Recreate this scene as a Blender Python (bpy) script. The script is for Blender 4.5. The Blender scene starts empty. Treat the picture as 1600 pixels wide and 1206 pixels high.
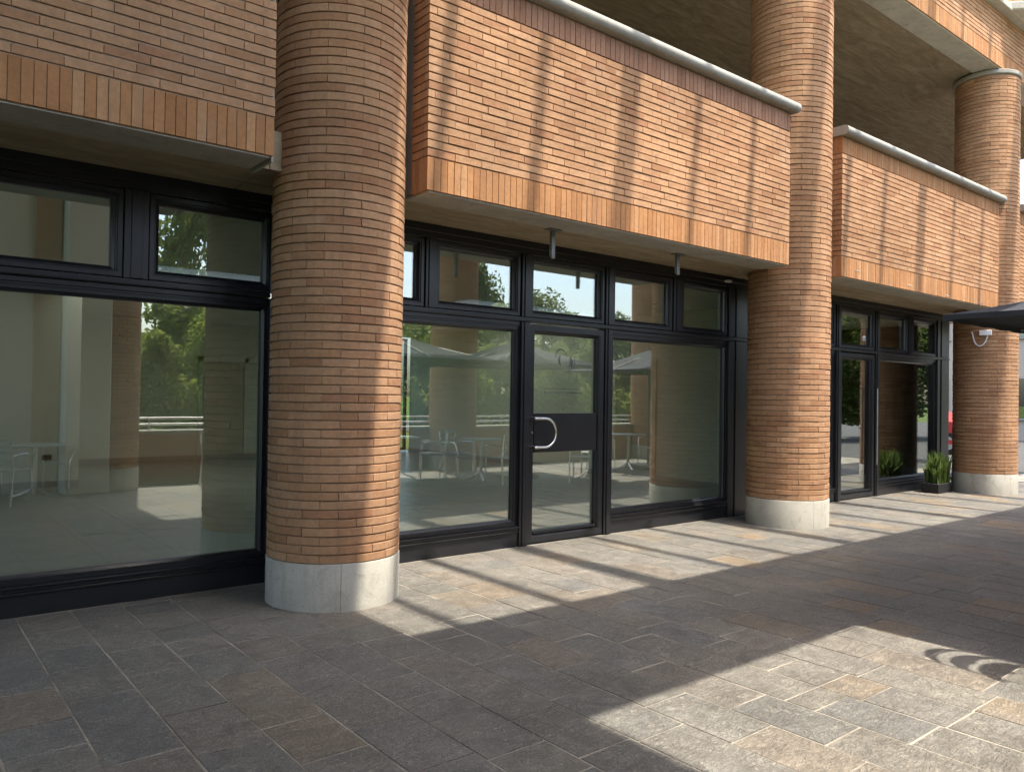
import bpy, math, random
from mathutils import Vector, Matrix
random.seed(7)
S = bpy.context.scene
COL = S.collection
PI = math.pi

# ------------------------------------------------------------------ camera, sky, sun, exposure
cd = bpy.data.cameras.new('camera'); cam = bpy.data.objects.new('camera', cd); COL.objects.link(cam)
yaw, pit, rol = math.radians(51.045), math.radians(0.710), math.radians(0.848)
fw = Vector((math.cos(pit)*math.cos(yaw), math.cos(pit)*math.sin(yaw), math.sin(pit)))
rt = Vector((math.sin(yaw), -math.cos(yaw), 0)); up = rt.cross(fw)
r2 = rt*math.cos(rol) + up*math.sin(rol); u2 = -rt*math.sin(rol) + up*math.cos(rol)
CAM = Vector((0, 0, 1.5))
cam.matrix_world = Matrix(((r2.x, u2.x, -fw.x, CAM.x), (r2.y, u2.y, -fw.y, CAM.y), (r2.z, u2.z, -fw.z, CAM.z), (0, 0, 0, 1)))
cd.sensor_width = 36; cd.lens = 1225.66/1600*36; cd.clip_start = .05; cd.clip_end = 2000
S.camera = cam

SUN = Vector((.09, -.37, 1.0))                       # towards the sun
w = bpy.data.worlds.new('World'); S.world = w; w.use_nodes = True
nt = w.node_tree; bg = nt.nodes['Background']
sky = nt.nodes.new('ShaderNodeTexSky'); sky.sky_type = 'NISHITA'; sky.sun_disc = False
sky.sun_elevation = math.asin(SUN.z/SUN.length); sky.sun_rotation = math.atan2(SUN.x, SUN.y)
sky.air_density = 1.0; sky.dust_density = 3.5
nt.links.new(sky.outputs[0], bg.inputs[0]); bg.inputs[1].default_value = .15
sl = bpy.data.lights.new('sun', 'SUN'); sl.energy = 2.75; sl.angle = math.radians(.65); sl.color = (1, .93, .82)
so = bpy.data.objects.new('sun', sl); COL.objects.link(so); so.location = (0, 0, 30)
so.rotation_euler = (-SUN).to_track_quat('-Z', 'Y').to_euler()
S.view_settings.view_transform = 'Standard'; S.view_settings.look = 'None'
S.view_settings.exposure = 1.8; S.view_settings.gamma = 1
cy = S.cycles; cy.use_denoising = True; cy.max_bounces = 10; cy.diffuse_bounces = 5; cy.glossy_bounces = 5
cy.transparent_max_bounces = 16; cy.transmission_bounces = 6; cy.sample_clamp_indirect = 6; cy.caustics_reflective = False

# ------------------------------------------------------------------ materials
def newmat(name):
    m = bpy.data.materials.new(name); m.use_nodes = True
    t = m.node_tree; return m, t, t.nodes['Principled BSDF']
def nd(t, kind, **k):
    n = t.nodes.new(kind)
    for a, b in k.items():
        if a.startswith('i_'): n.inputs[a[2:].replace('_', ' ')].default_value = b
        else: setattr(n, a, b)
    return n
def pos(t): return t.nodes.new('ShaderNodeNewGeometry').outputs['Position']
def noise(t, scale, detail=3, vec=None, rough=.55, stretch=None, dist=0):
    n = nd(t, 'ShaderNodeTexNoise'); n.inputs['Scale'].default_value = scale; n.inputs['Detail'].default_value = detail
    n.inputs['Roughness'].default_value = rough; n.inputs['Distortion'].default_value = dist
    v = vec or pos(t)
    if stretch:
        mp = nd(t, 'ShaderNodeMapping'); mp.inputs['Scale'].default_value = stretch; t.links.new(v, mp.inputs[0]); v = mp.outputs[0]
    t.links.new(v, n.inputs['Vector']); return n.outputs['Fac']
def ramp(t, fac, stops, interp='LINEAR'):
    r = nd(t, 'ShaderNodeValToRGB'); e = r.color_ramp; e.interpolation = interp
    while len(e.elements) < len(stops): e.elements.new(.5)
    for el, (p, c) in zip(e.elements, stops):
        el.position = p; el.color = (*c, 1) if len(c) == 3 else c
    t.links.new(fac, r.inputs[0]); return r.outputs[0]
def math_(t, op, a, b):
    n = nd(t, 'ShaderNodeMath', operation=op)
    for i, v in enumerate((a, b)):
        if v is None: continue
        if isinstance(v, (int, float)): n.inputs[i].default_value = v
        else: t.links.new(v, n.inputs[i])
    return n.outputs[0]
def mixc(t, kind, fac, a, b):
    n = nd(t, 'ShaderNodeMix', data_type='RGBA', blend_type=kind)
    if isinstance(fac, (int, float)): n.inputs[0].default_value = fac
    else: t.links.new(fac, n.inputs[0])
    for i, v in ((6, a), (7, b)):
        if isinstance(v, tuple): n.inputs[i].default_value = (*v, 1)
        else: t.links.new(v, n.inputs[i])
    return n.outputs[2]
def rnd(t):                                           # one value per object and per island
    g = t.nodes.new('ShaderNodeNewGeometry'); o = t.nodes.new('ShaderNodeObjectInfo')
    return math_(t, 'FRACT', math_(t, 'ADD', g.outputs['Random Per Island'], o.outputs['Random']), None)
def g3(v): return (v, v, v)
def bump(t, p, h, strength, dist):
    b = nd(t, 'ShaderNodeBump'); b.inputs['Strength'].default_value = strength; b.inputs['Distance'].default_value = dist
    t.links.new(h, b.inputs['Height']); t.links.new(b.outputs[0], p.inputs['Normal'])

def m_brick(name, stops, fine=.16):
    m, t, p = newmat(name)
    c = ramp(t, rnd(t), stops)
    c = mixc(t, 'MULTIPLY', 1, c, ramp(t, noise(t, 1.1, 4), [(.3, g3(.82)), (.7, g3(1.1))]))
    c = mixc(t, 'MULTIPLY', 1, c, ramp(t, noise(t, 38, 5), [(.3, g3(1-fine)), (.7, g3(1+fine*.6))]))
    spots = ramp(t, noise(t, 150, 2), [(.66, g3(0)), (.76, g3(.5))])
    c = mixc(t, 'MIX', spots, c, (.32, .2, .13))
    streak = ramp(t, noise(t, 3.2, 5, stretch=(2.2, 2.2, .16)), [(.52, g3(0)), (.70, g3(.42))])
    c = mixc(t, 'MIX', streak, c, (.26, .155, .095))
    bloom = ramp(t, noise(t, 1.9, 6, stretch=(1, 1, .6), dist=.6), [(.60, g3(0)), (.78, g3(.34))])
    c = mixc(t, 'MIX', bloom, c, (.52, .38, .27))
    soot = ramp(t, noise(t, 7, 6, dist=1), [(.62, g3(0)), (.74, g3(.4))]); c = mixc(t, 'MIX', soot, c, (.20, .12, .075))
    t.links.new(c, p.inputs['Base Color']); p.inputs['Roughness'].default_value = .88
    p.inputs['Specular IOR Level'].default_value = .25
    h = math_(t, 'ADD', noise(t, 90, 5), math_(t, 'MULTIPLY', noise(t, 22, 3), .8))
    bump(t, p, h, .5, .004); return m
BR = [(0, (.345, .178, .09)), (.1, (.395, .214, .111)), (.3, (.435, .243, .127)), (.5, (.46, .264, .141)), (.7, (.44, .252, .136)), (.86, (.49, .288, .16)), (.95, (.40, .21, .108)), (1, (.375, .188, .10))]
M = {}
M['brick'] = m_brick('brick', BR)
M['soldier'] = m_brick('soldier_brick', [(0, (.36, .168, .068)), (.25, (.42, .208, .088)), (.55, (.445, .225, .098)), (.8, (.40, .19, .08)), (.93, (.49, .275, .135)), (1, (.46, .24, .11))])
M['soldier_top'] = m_brick('soldier_brick_top', [(0, (.33, .17, .10)), (.5, (.39, .21, .13)), (1, (.43, .24, .15))])
def m_plain(name, col, rough=.8, var=.12, scale=6, bmp=0, bscale=60, metal=0, spec=.4, fine=.05, tint=None):
    m, t, p = newmat(name)
    c = ramp(t, noise(t, scale, 5), [(.28, tuple(v*(1-var) for v in col)), (.72, tuple(v*(1+var) for v in (tint or col)))])
    c = mixc(t, 'MULTIPLY', 1, c, ramp(t, noise(t, scale*14, 4), [(.3, g3(1-fine)), (.7, g3(1+fine))]))
    t.links.new(c, p.inputs['Base Color']); p.inputs['Roughness'].default_value = rough; p.inputs['Metallic'].default_value = metal
    p.inputs['Specular IOR Level'].default_value = spec
    if bmp: bump(t, p, noise(t, bscale, 5), bmp, .004)
    return m
M['mortar'] = m_plain('mortar', (.28, .20, .135), .95, .15, 20, .4, 150, spec=.1)
M['mortar_pale'] = m_plain('pale_mortar', (.40, .33, .25), .95, .15, 20, .4, 150, spec=.1)
def m_grout():
    m, t, p = newmat('grout')
    c = ramp(t, noise(t, 2.3, 5), [(.34, (.13, .115, .095)), (.46, (.24, .215, .175)), (.62, (.36, .325, .265))])
    c = mixc(t, 'MULTIPLY', 1, c, ramp(t, noise(t, 60, 3), [(.3, g3(.8)), (.7, g3(1.15))]))
    t.links.new(c, p.inputs['Base Color']); p.inputs['Roughness'].default_value = .95; bump(t, p, noise(t, 150, 3), .4, .004); return m
M['grout'] = m_grout()
def m_conc(name, col):
    m, t, p = newmat(name)
    c = ramp(t, noise(t, 3, 6), [(.28, tuple(v*.85 for v in col)), (.72, tuple(v*1.1 for v in col))])
    c = mixc(t, 'MIX', ramp(t, noise(t, 5, 6, dist=1.5), [(.55, g3(0)), (.72, g3(.5))]), c, (.24, .22, .17))
    c = mixc(t, 'MIX', ramp(t, noise(t, 9, 5, stretch=(1.5, 1.5, .2)), [(.55, g3(0)), (.72, g3(.45))]), c, (.30, .275, .21))
    c = mixc(t, 'MULTIPLY', 1, c, ramp(t, noise(t, 60, 4), [(.3, g3(.92)), (.7, g3(1.06))]))
    v = nd(t, 'ShaderNodeTexVoronoi'); v.inputs['Scale'].default_value = 22; t.links.new(pos(t), v.inputs['Vector'])
    pit = ramp(t, v.outputs['Distance'], [(.07, g3(.8)), (.11, g3(0))]); c = mixc(t, 'MIX', pit, c, (.2, .19, .16))
    t.links.new(c, p.inputs['Base Color']); p.inputs['Roughness'].default_value = .85; p.inputs['Specular IOR Level'].default_value = .2
    bump(t, p, math_(t, 'SUBTRACT', noise(t, 70, 5), pit), .3, .004); return m
M['concrete'] = m_conc('concrete', (.47, .45, .385))
M['concrete_light'] = m_conc('coping_concrete', (.35, .34, .295))
M['plaster'] = m_plain('interior_plaster', (.70, .69, .63), .9, .03, 2, spec=.1, fine=.01)
M['ceilplaster'] = m_plain('ceiling_plaster', (.66, .65, .60), .9, .03, 2, spec=.1, fine=.01)
M['darkwall'] = m_plain('dark_wall', (.055, .05, .045), .8, .15, 2)
M['chrome'] = m_plain('polished_steel', (.72, .72, .70), .16, .02, 5, metal=1)
M['steel'] = m_plain('brushed_steel', (.55, .55, .54), .35, .05, 5, metal=1)
M['bracket'] = m_plain('galvanised_bracket', (.22, .22, .21), .5, .2, 30, metal=.6)
M['canvas'] = m_plain('umbrella_canvas', (.05, .053, .06), .85, .12, 3, .3, 300, spec=.15)
M['canvas_beige'] = m_plain('umbrella_canvas_grey', (.16, .17, .19), .85, .12, 3, .3, 300, spec=.15)
M['wood'] = m_plain('door_veneer', (.50, .47, .38), .6, .08, 4)
M['white'] = m_plain('white_enamel', (.75, .76, .76), .35, .03, 3)
M['plasticgrey'] = m_plain('grey_plastic', (.35, .35, .34), .5, .05, 6)
M['black'] = m_plain('black_rubber', (.015, .015, .016), .6, .2, 20)
M['tabletop'] = m_plain('table_top', (.33, .37, .37), .35, .1, 9)
M['beige'] = m_plain('beige_render', (.55, .47, .37), .9, .08, 1, spec=.1)
M['asphalt'] = m_plain('asphalt', (.075, .073, .07), .95, .2, 4, .5, 90)
M['bark'] = m_plain('bark', (.12, .09, .065), .95, .3, 8, .8, 30)
M['soil'] = m_plain('lawn_ground', (.085, .115, .035), .95, .25, .9, .6, 40, spec=.1, fine=.25)
def m_frame():
    m, t, p = newmat('black_aluminium')
    c = ramp(t, noise(t, 3, 4), [(.3, (.0105, .0115, .014)), (.7, (.017, .018, .021))])
    t.links.new(c, p.inputs['Base Color']); t.links.new(ramp(t, noise(t, 14, 4), [(.3, g3(.29)), (.7, g3(.34))]), p.inputs['Roughness'])
    p.inputs['Specular IOR Level'].default_value = .55; return m
M['frame'] = m_frame()
def m_glass(name, base, tint):
    m = bpy.data.materials.new(name); m.use_nodes = True; t = m.node_tree; t.nodes.clear()
    out = nd(t, 'ShaderNodeOutputMaterial'); mx = nd(t, 'ShaderNodeMixShader'); tr = nd(t, 'ShaderNodeBsdfTransparent'); gl = nd(t, 'ShaderNodeBsdfGlossy')
    tr.inputs[0].default_value = (*tint, 1); gl.inputs['Roughness'].default_value = 0; gl.inputs[0].default_value = (.95, .98, .97, 1)
    fr = nd(t, 'ShaderNodeFresnel'); gm = nd(t, 'ShaderNodeNewGeometry')
    t.links.new(math_(t, 'SUBTRACT', 1.5, math_(t, 'MULTIPLY', gm.outputs['Backfacing'], 1.5-1/1.5)), fr.inputs[0])   # same reflectance on both faces of the pane
    f = math_(t, 'ADD', math_(t, 'MULTIPLY', fr.outputs[0], 1-base), base)
    t.links.new(f, mx.inputs[0]); t.links.new(tr.outputs[0], mx.inputs[1]); t.links.new(gl.outputs[0], mx.inputs[2])
    b = nd(t, 'ShaderNodeBump'); b.inputs['Strength'].default_value = .012; b.inputs['Distance'].default_value = .05
    t.links.new(noise(t, .9, 1), b.inputs['Height']); t.links.new(b.outputs[0], gl.inputs['Normal'])
    t.links.new(mx.outputs[0], out.inputs[0]); return m
M['glass'] = m_glass('shop_glass', .235, (.855, .905, .855))
M['added_glass'] = m_glass('added_window_glass', .04, (.90, .94, .92))  # for the unseen windows added to let daylight in
M['carglass'] = m_glass('car_glass', .2, (.3, .33, .33))
def m_frost():
    m, t, p = newmat('added_rooflight'); tl = nd(t, 'ShaderNodeBsdfTranslucent'); tl.inputs[0].default_value = (.7, .7, .66, 1)
    t.links.new(ramp(t, noise(t, 3, 2), [(.3, (.46, .47, .45)), (.7, (.52, .53, .51))]), tl.inputs[0])
    t.links.new(tl.outputs[0], t.nodes['Material Output'].inputs[0]); return m
M['frost'] = m_frost()
def m_board(name, a, b):
    m, t, p = newmat(name)
    n1 = noise(t, 2.2, 6, stretch=(.5, 2.2, 1), dist=1.6)
    c = ramp(t, n1, [(.3, a), (.55, tuple((x+y)/2 for x, y in zip(a, b))), (.75, b)])
    c = mixc(t, 'MULTIPLY', 1, c, ramp(t, noise(t, 26, 4, stretch=(.3, 1, 1)), [(.3, g3(.86)), (.7, g3(1.08))]))
    t.links.new(c, p.inputs['Base Color']); p.inputs['Roughness'].default_value = .9; p.inputs['Specular IOR Level'].default_value = .15
    bump(t, p, n1, .3, .01); return m
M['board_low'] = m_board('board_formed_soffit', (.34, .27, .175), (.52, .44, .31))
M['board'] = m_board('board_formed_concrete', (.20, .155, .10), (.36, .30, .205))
def m_stone():
    m, t, p = newmat('paving_stone'); r = rnd(t)
    c = ramp(t, r, [(0, (.168, .160, .136)), (.2, (.188, .176, .148)), (.38, (.150, .149, .137)), (.55, (.196, .180, .150)), (.70, (.174, .164, .141)), (.85, (.198, .174, .142)), (.95, (.208, .172, .126)), (1, (.25, .182, .11))])
    w1 = noise(t, 17, 2, dist=2.2); w2 = noise(t, 7, 5, dist=1.0); w3 = noise(t, 24, 3, dist=1.2, stretch=(.55, 1.7, 1))
    c = mixc(t, 'MULTIPLY', 1, c, ramp(t, w2, [(.28, g3(.74)), (.72, g3(1.24))]))
    l1 = ramp(t, w1, [(.43, g3(0)), (.49, g3(1)), (.55, g3(0))]); l2 = ramp(t, w3, [(.44, g3(0)), (.5, g3(1)), (.56, g3(0))])
    patch = ramp(t, noise(t, 6, 3), [(.36, g3(.18)), (.62, g3(.75))])
    c = mixc(t, 'MIX', math_(t, 'MULTIPLY', l1, patch), c, (.34, .31, .26))
    c = mixc(t, 'MIX', math_(t, 'MULTIPLY', l2, math_(t, 'MULTIPLY', patch, .8)), c, (.095, .085, .075))
    c = mixc(t, 'MULTIPLY', 1, c, ramp(t, noise(t, 90, 3), [(.3, g3(.86)), (.7, g3(1.12))]))
    c = mixc(t, 'MULTIPLY', 1, c, ramp(t, noise(t, .8, 4), [(.35, g3(.84)), (.65, g3(1.1))]))
    vo = nd(t, 'ShaderNodeTexVoronoi'); vo.inputs['Scale'].default_value = 2.6; t.links.new(pos(t), vo.inputs['Vector'])
    gum = ramp(t, vo.outputs['Distance'], [(.035, g3(.55)), (.05, g3(0))]); c = mixc(t, 'MIX', gum, c, (.075, .07, .062))
    v3 = nd(t, 'ShaderNodeTexVoronoi'); v3.inputs['Scale'].default_value = 7; t.links.new(pos(t), v3.inputs['Vector'])
    speck = ramp(t, v3.outputs['Distance'], [(.03, g3(.7)), (.04, g3(0))]); c = mixc(t, 'MIX', speck, c, (.42, .39, .33))
    dirt = ramp(t, noise(t, 2.4, 6, dist=1.2), [(.54, g3(0)), (.70, g3(.45))]); c = mixc(t, 'MIX', dirt, c, (.10, .09, .075))
    wp = ramp(t, noise(t, 1.7, 3), [(.60, g3(0)), (.72, g3(.35))]); c = mixc(t, 'MIX', wp, c, (.30, .285, .26))
    t.links.new(c, p.inputs['Base Color']); t.links.new(ramp(t, w2, [(.3, g3(.42)), (.7, g3(.72))]), p.inputs['Roughness'])
    p.inputs['Specular IOR Level'].default_value = .4
    h = math_(t, 'ADD', math_(t, 'MULTIPLY', l1, .35), math_(t, 'ADD', w2, math_(t, 'MULTIPLY', noise(t, 120, 3), .25)))
    h = math_(t, 'SUBTRACT', h, math_(t, 'MULTIPLY', l2, .35))
    bump(t, p, h, .8, .010); return m
M['stone'] = m_stone()
def m_leaf(name, a, b, c3):
    m, t, p = newmat(name)
    c = ramp(t, rnd(t), [(0, a), (.5, b), (1, c3)])
    t.links.new(c, p.inputs['Base Color']); p.inputs['Roughness'].default_value = .55
    tl = nd(t, 'ShaderNodeBsdfTranslucent'); mx = nd(t, 'ShaderNodeMixShader'); mx.inputs[0].default_value = .5
    t.links.new(c, tl.inputs[0]); o = t.nodes['Material Output']
    t.links.new(p.outputs[0], mx.inputs[1]); t.links.new(tl.outputs[0], mx.inputs[2]); t.links.new(mx.outputs[0], o.inputs[0]); return m
M['leaf'] = m_leaf('leaf', (.11, .155, .025), (.165, .215, .042), (.22, .25, .06))
M['leaf_dark'] = m_leaf('leaf_dark', (.065, .10, .025), (.10, .14, .04), (.14, .175, .055))
M['leaf_plant'] = m_leaf('leaf_plant', (.06, .11, .018), (.09, .15, .03), (.14, .18, .05))
def m_floor():
    m, t, p = newmat('interior_tile')
    c = ramp(t, rnd(t), [(0, (.30, .31, .28)), (1, (.36, .365, .33))])
    c = mixc(t, 'MULTIPLY', 1, c, ramp(t, noise(t, 5, 5), [(.3, g3(.92)), (.7, g3(1.06))]))
    t.links.new(c, p.inputs['Base Color']); p.inputs['Roughness'].default_value = .28; return m
M['tile'] = m_floor()
def m_paint(name, col):
    m, t, p = newmat(name); p.inputs['Base Color'].default_value = (*col, 1); p.inputs['Roughness'].default_value = .3
    p.inputs['Coat Weight'].default_value = .6
    t.links.new(ramp(t, noise(t, 20, 2), [(.3, g3(.26)), (.7, g3(.36))]), p.inputs['Roughness']); return m
M['redpaint'] = m_paint('red_car_paint', (.42, .025, .02))
M['decal'] = m_plain('frosted_decal', (.03, .045, .06), .6, .1, 10)
def m_decal():
    m, t, p = newmat('faded_decal'); p.inputs['Roughness'].default_value = .6
    t.links.new(ramp(t, noise(t, 12, 3), [(.3, (.035, .05, .07)), (.7, (.05, .065, .085))]), p.inputs['Base Color'])
    tr = nd(t, 'ShaderNodeBsdfTransparent'); mx = nd(t, 'ShaderNodeMixShader'); t.links.new(ramp(t, noise(t, 9, 4), [(.3, g3(.12)), (.7, g3(.42))]), mx.inputs[0])
    t.links.new(tr.outputs[0], mx.inputs[1]); t.links.new(p.outputs[0], mx.inputs[2]); t.links.new(mx.outputs[0], t.nodes['Material Output'].inputs[0]); return m
M['decal'] = m_decal()
M['decal_pale'] = m_plain('pale_decal', (.45, .50, .48), .6, .1, 10)

# ------------------------------------------------------------------ geometry helpers
def wloc(o):
    v = Vector((0, 0, 0))
    while o is not None: v += o.location; o = o.parent
    return v
class MB:
    def __init__(s): s.v = []; s.f = []
    def add(s, vs, fs):
        n = len(s.v); s.v += [tuple(v) for v in vs]; s.f += [tuple(i+n for i in f) for f in fs]; return s
    def box(s, x0, x1, y0, y1, z0, z1):
        return s.add([(x0,y0,z0),(x1,y0,z0),(x1,y1,z0),(x0,y1,z0),(x0,y0,z1),(x1,y0,z1),(x1,y1,z1),(x0,y1,z1)],
                     [(0,3,2,1),(4,5,6,7),(0,1,5,4),(1,2,6,5),(2,3,7,6),(3,0,4,7)])
    def bbox(s, x0, x1, y0, y1, z0, z1, b=.004):       # bevelled box: 3 nested outlines (24 verts)
        P = []
        for (x, sx) in ((x0, 1), (x1, -1)):
            for (y, sy) in ((y0, 1), (y1, -1)):
                for (z, sz) in ((z0, 1), (z1, -1)):
                    P += [(x, y+sy*b, z+sz*b), (x+sx*b, y, z+sz*b), (x+sx*b, y+sy*b, z)]
        def i(a, c, e, k): return (a*4+c*2+e)*3+k
        F = [(i(0,0,0,0),i(0,0,1,0),i(0,1,1,0),i(0,1,0,0)), (i(1,0,0,0),i(1,1,0,0),i(1,1,1,0),i(1,0,1,0)),
             (i(0,0,0,1),i(1,0,0,1),i(1,0,1,1),i(0,0,1,1)), (i(0,1,0,1),i(0,1,1,1),i(1,1,1,1),i(1,1,0,1)),
             (i(0,0,0,2),i(0,1,0,2),i(1,1,0,2),i(1,0,0,2)), (i(0,0,1,2),i(1,0,1,2),i(1,1,1,2),i(0,1,1,2))]
        for a in (0, 1):
            for c in (0, 1):
                F.append((i(a,c,0,0), i(a,c,0,1), i(a,c,1,1), i(a,c,1,0)) if a == c else (i(a,c,0,0), i(a,c,1,0), i(a,c,1,1), i(a,c,0,1)))
                F.append((i(a,0,c,0), i(a,1,c,0), i(a,1,c,2), i(a,0,c,2)) if a == c else (i(a,0,c,0), i(a,0,c,2), i(a,1,c,2), i(a,1,c,0)))
                F.append((i(0,a,c,1), i(0,a,c,2), i(1,a,c,2), i(1,a,c,1)) if a == c else (i(0,a,c,1), i(1,a,c,1), i(1,a,c,2), i(0,a,c,2)))
                for e in (0, 1):
                    tri = (i(a,c,e,0), i(a,c,e,2), i(a,c,e,1))
                    F.append(tri if (a+c+e) % 2 == 0 else tri[::-1])
        return s.add(P, F)
    def ringsweep(s, x0, x1, z0, z1, prof):             # picture-frame moulding: prof = [(inset, y), ...] closed loop
        n = len(prof); vs = []
        for (i, y) in prof: vs += [(x0+i, y, z0+i), (x1-i, y, z0+i), (x1-i, y, z1-i), (x0+i, y, z1-i)]
        fs = []
        for k in range(n):
            a, b = k*4, ((k+1) % n)*4
            for j in range(4):
                j2 = (j+1) % 4; fs.append((a+j, a+j2, b+j2, b+j))
        return s.add(vs, fs)
    def tube(s, pts, r, n=10, cap=True):
        pts = [Vector(p) for p in pts]; rings = []
        t0 = (pts[1]-pts[0]).normalized(); a = t0.orthogonal().normalized()
        base = len(s.v); vs = []; fs = []
        for k, p in enumerate(pts):
            t = (pts[min(k+1, len(pts)-1)] - pts[max(k-1, 0)]).normalized()
            a = (a - t*a.dot(t)).normalized(); b = t.cross(a)
            rr = r[k] if isinstance(r, (list, tuple)) else r
            vs += [p + (a*math.cos(2*PI*j/n) + b*math.sin(2*PI*j/n))*rr for j in range(n)]
        for k in range(len(pts)-1):
            for j in range(n):
                j2 = (j+1) % n; fs.append((k*n+j, k*n+j2, (k+1)*n+j2, (k+1)*n+j))
        if cap: fs += [tuple(range(n))[::-1], tuple((len(pts)-1)*n+j for j in range(n))]
        return s.add(vs, fs)
    def lathe(s, cx, cy, prof, n=48, a0=0, a1=2*PI):     # prof = [(r, z)], open top and bottom ends closed by r=0
        full = abs(a1-a0-2*PI) < 1e-6; m = n if full else n+1; vs = []; fs = []
        for (r, z) in prof: vs += [(cx+r*math.cos(a0+(a1-a0)*j/n), cy+r*math.sin(a0+(a1-a0)*j/n), z) for j in range(m)]
        for k in range(len(prof)-1):
            for j in range(n):
                j2 = (j+1) % m; fs.append((k*m+j, k*m+j2, (k+1)*m+j2, (k+1)*m+j))
        return s.add(vs, fs)
    def extrude_x(s, prof, x0, x1):                      # prof = [(y, z)] closed
        n = len(prof); vs = [(x0, y, z) for y, z in prof] + [(x1, y, z) for y, z in prof]
        fs = [(k, (k+1) % n, n+(k+1) % n, n+k) for k in range(n)] + [tuple(range(n))[::-1], tuple(range(n, 2*n))]
        return s.add(vs, fs)
    def mesh(s, name, mat, smooth=False, off=Vector((0,0,0))):
        me = bpy.data.meshes.new(name); me.from_pydata([(v[0]-off.x, v[1]-off.y, v[2]-off.z) for v in s.v], [], s.f); me.materials.append(mat)
        me.validate(); me.update()
        if smooth:
            me.polygons.foreach_set('use_smooth', [True]*len(me.polygons)); me.set_sharp_from_angle(angle=math.radians(38))
        return me
    def build(s, name, mat, parent=None, smooth=False):
        o = bpy.data.objects.new(name, s.mesh(name, mat, smooth, wloc(parent))); COL.objects.link(o); o.parent = parent; return o
def fixnormals(o):
    import bmesh
    b = bmesh.new(); b.from_mesh(o.data); bmesh.ops.recalc_face_normals(b, faces=b.faces[:]); b.to_mesh(o.data); b.free(); return o
def tag(o, label=None, cat=None, group=None, kind=None):
    if label: o['label'] = label
    if cat: o['category'] = cat
    if group: o['group'] = group
    if kind: o['kind'] = kind
    return o
def empty(name, loc, label, cat, group=None):
    o = bpy.data.objects.new(name, None); COL.objects.link(o); o.location = loc; o.empty_display_size = .2; return tag(o, label, cat, group)
def put(name, me, parent, loc, rz=0, sc=None):
    o = bpy.data.objects.new(name, me); COL.objects.link(o); o.parent = parent; o.location = Vector(loc) - wloc(parent)
    if rz: o.rotation_euler.z = rz
    if sc: o.scale = sc
    return o
def copy_tree(o, parent=None):
    c = o.copy(); COL.objects.link(c); c.parent = parent
    for ch in list(o.children): copy_tree(ch, c)
    return c

# ------------------------------------------------------------------ ground and paving
YP, YF = 4.96, 6.05                                    # parapet face, shopfront face
g = MB().add([(-400,-400,-.06),(400,-400,-.06),(400,400,-.06),(-400,400,-.06)], [(0,1,2,3)]).build('ground', M['soil']); tag(g, kind='structure')
pv = MB().box(-9, 20, -1.3, 6.2, -.05, -.0022).build('pavement', M['grout']); tag(pv, kind='structure')
KN = {0: [4.53, 4.06, 3.735], 1: [4.765, 4.26, 3.445], 2: [4.457, 3.81], 3: [4.63, 4.16, 3.418, 3.0], 4: [4.29, 3.71, 3.157],
      8: [2.555, 2.06, 1.61], 9: [2.295, 1.80], 10: [2.19, 2.03, 1.58], 11: [2.19, 1.955]}
stones = []
for c in range(-26, 52):
    x0 = .728 + .3137*(c-1); x1 = x0 + .3137
    known = KN.get(c, []); cuts = []
    if known:
        cuts = list(known); y = max(known)
    else:
        y = 3.2 + random.random()*.5; cuts = [y]
    while y < 6.02: y += random.choice((.3, .4, .48, .5, .58, .64)); cuts.append(min(y, 6.02))
    y = min(known) if known else cuts[0]
    while y > -1.2: y -= random.choice((.3, .4, .46, .5, .58, .64)); cuts.append(max(y, -1.2))
    cuts = sorted(set(round(v, 4) for v in cuts))
    for a, b in zip(cuts, cuts[1:]):
        if b-a > .05: stones.append((x0, x1, a, b))
def seen(x, y, z):
    d = Vector((x, y, z)) - CAM; zc = d.dot(fw)
    if zc < .2: return False, 9e9
    u, v = d.dot(r2)/zc*1225.66, d.dot(u2)/zc*1225.66
    return abs(u) < 860 and abs(v) < 660, d.length
def stone_score(s):
    ok, d = seen((s[0]+s[1])/2, (s[2]+s[3])/2, 0)
    return ((s[3]-s[2])/d**3) if ok else -1
stones.sort(key=stone_score, reverse=True)
g_ = .0038
SM = []
for k in range(6):
    b = MB(); rr = random.Random(k); j = lambda a=.002: rr.uniform(-a, a)
    b.bbox(-.5, .5, -.5, .5, -.03, 0, .006)
    b.v = [(x + (j(.006)), y + (j(.006)), z + (j(.0012) if z > -.01 else 0)) for x, y, z in b.v]
    SM.append(b.mesh('paving_stone', M['stone']))
rest = MB()
for k, (x0, x1, y0, y1) in enumerate(stones):
    dz = random.uniform(-.0012, .0018); gx = g_ + random.uniform(-.001, .002)
    if k < 300 and stone_score((x0, x1, y0, y1)) > 0:
        put('paving_stone', SM[k % 6], pv, ((x0+x1)/2, (y0+y1)/2, dz), 0, (x1-x0-2*gx, y1-y0-2*gx, 1))
    else:
        rest.bbox(x0+gx, x1-gx, y0+gx, y1-gx, -.03, dz, .003)
tag(rest.build('paving_field', M['stone'], pv), kind='stuff')

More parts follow.
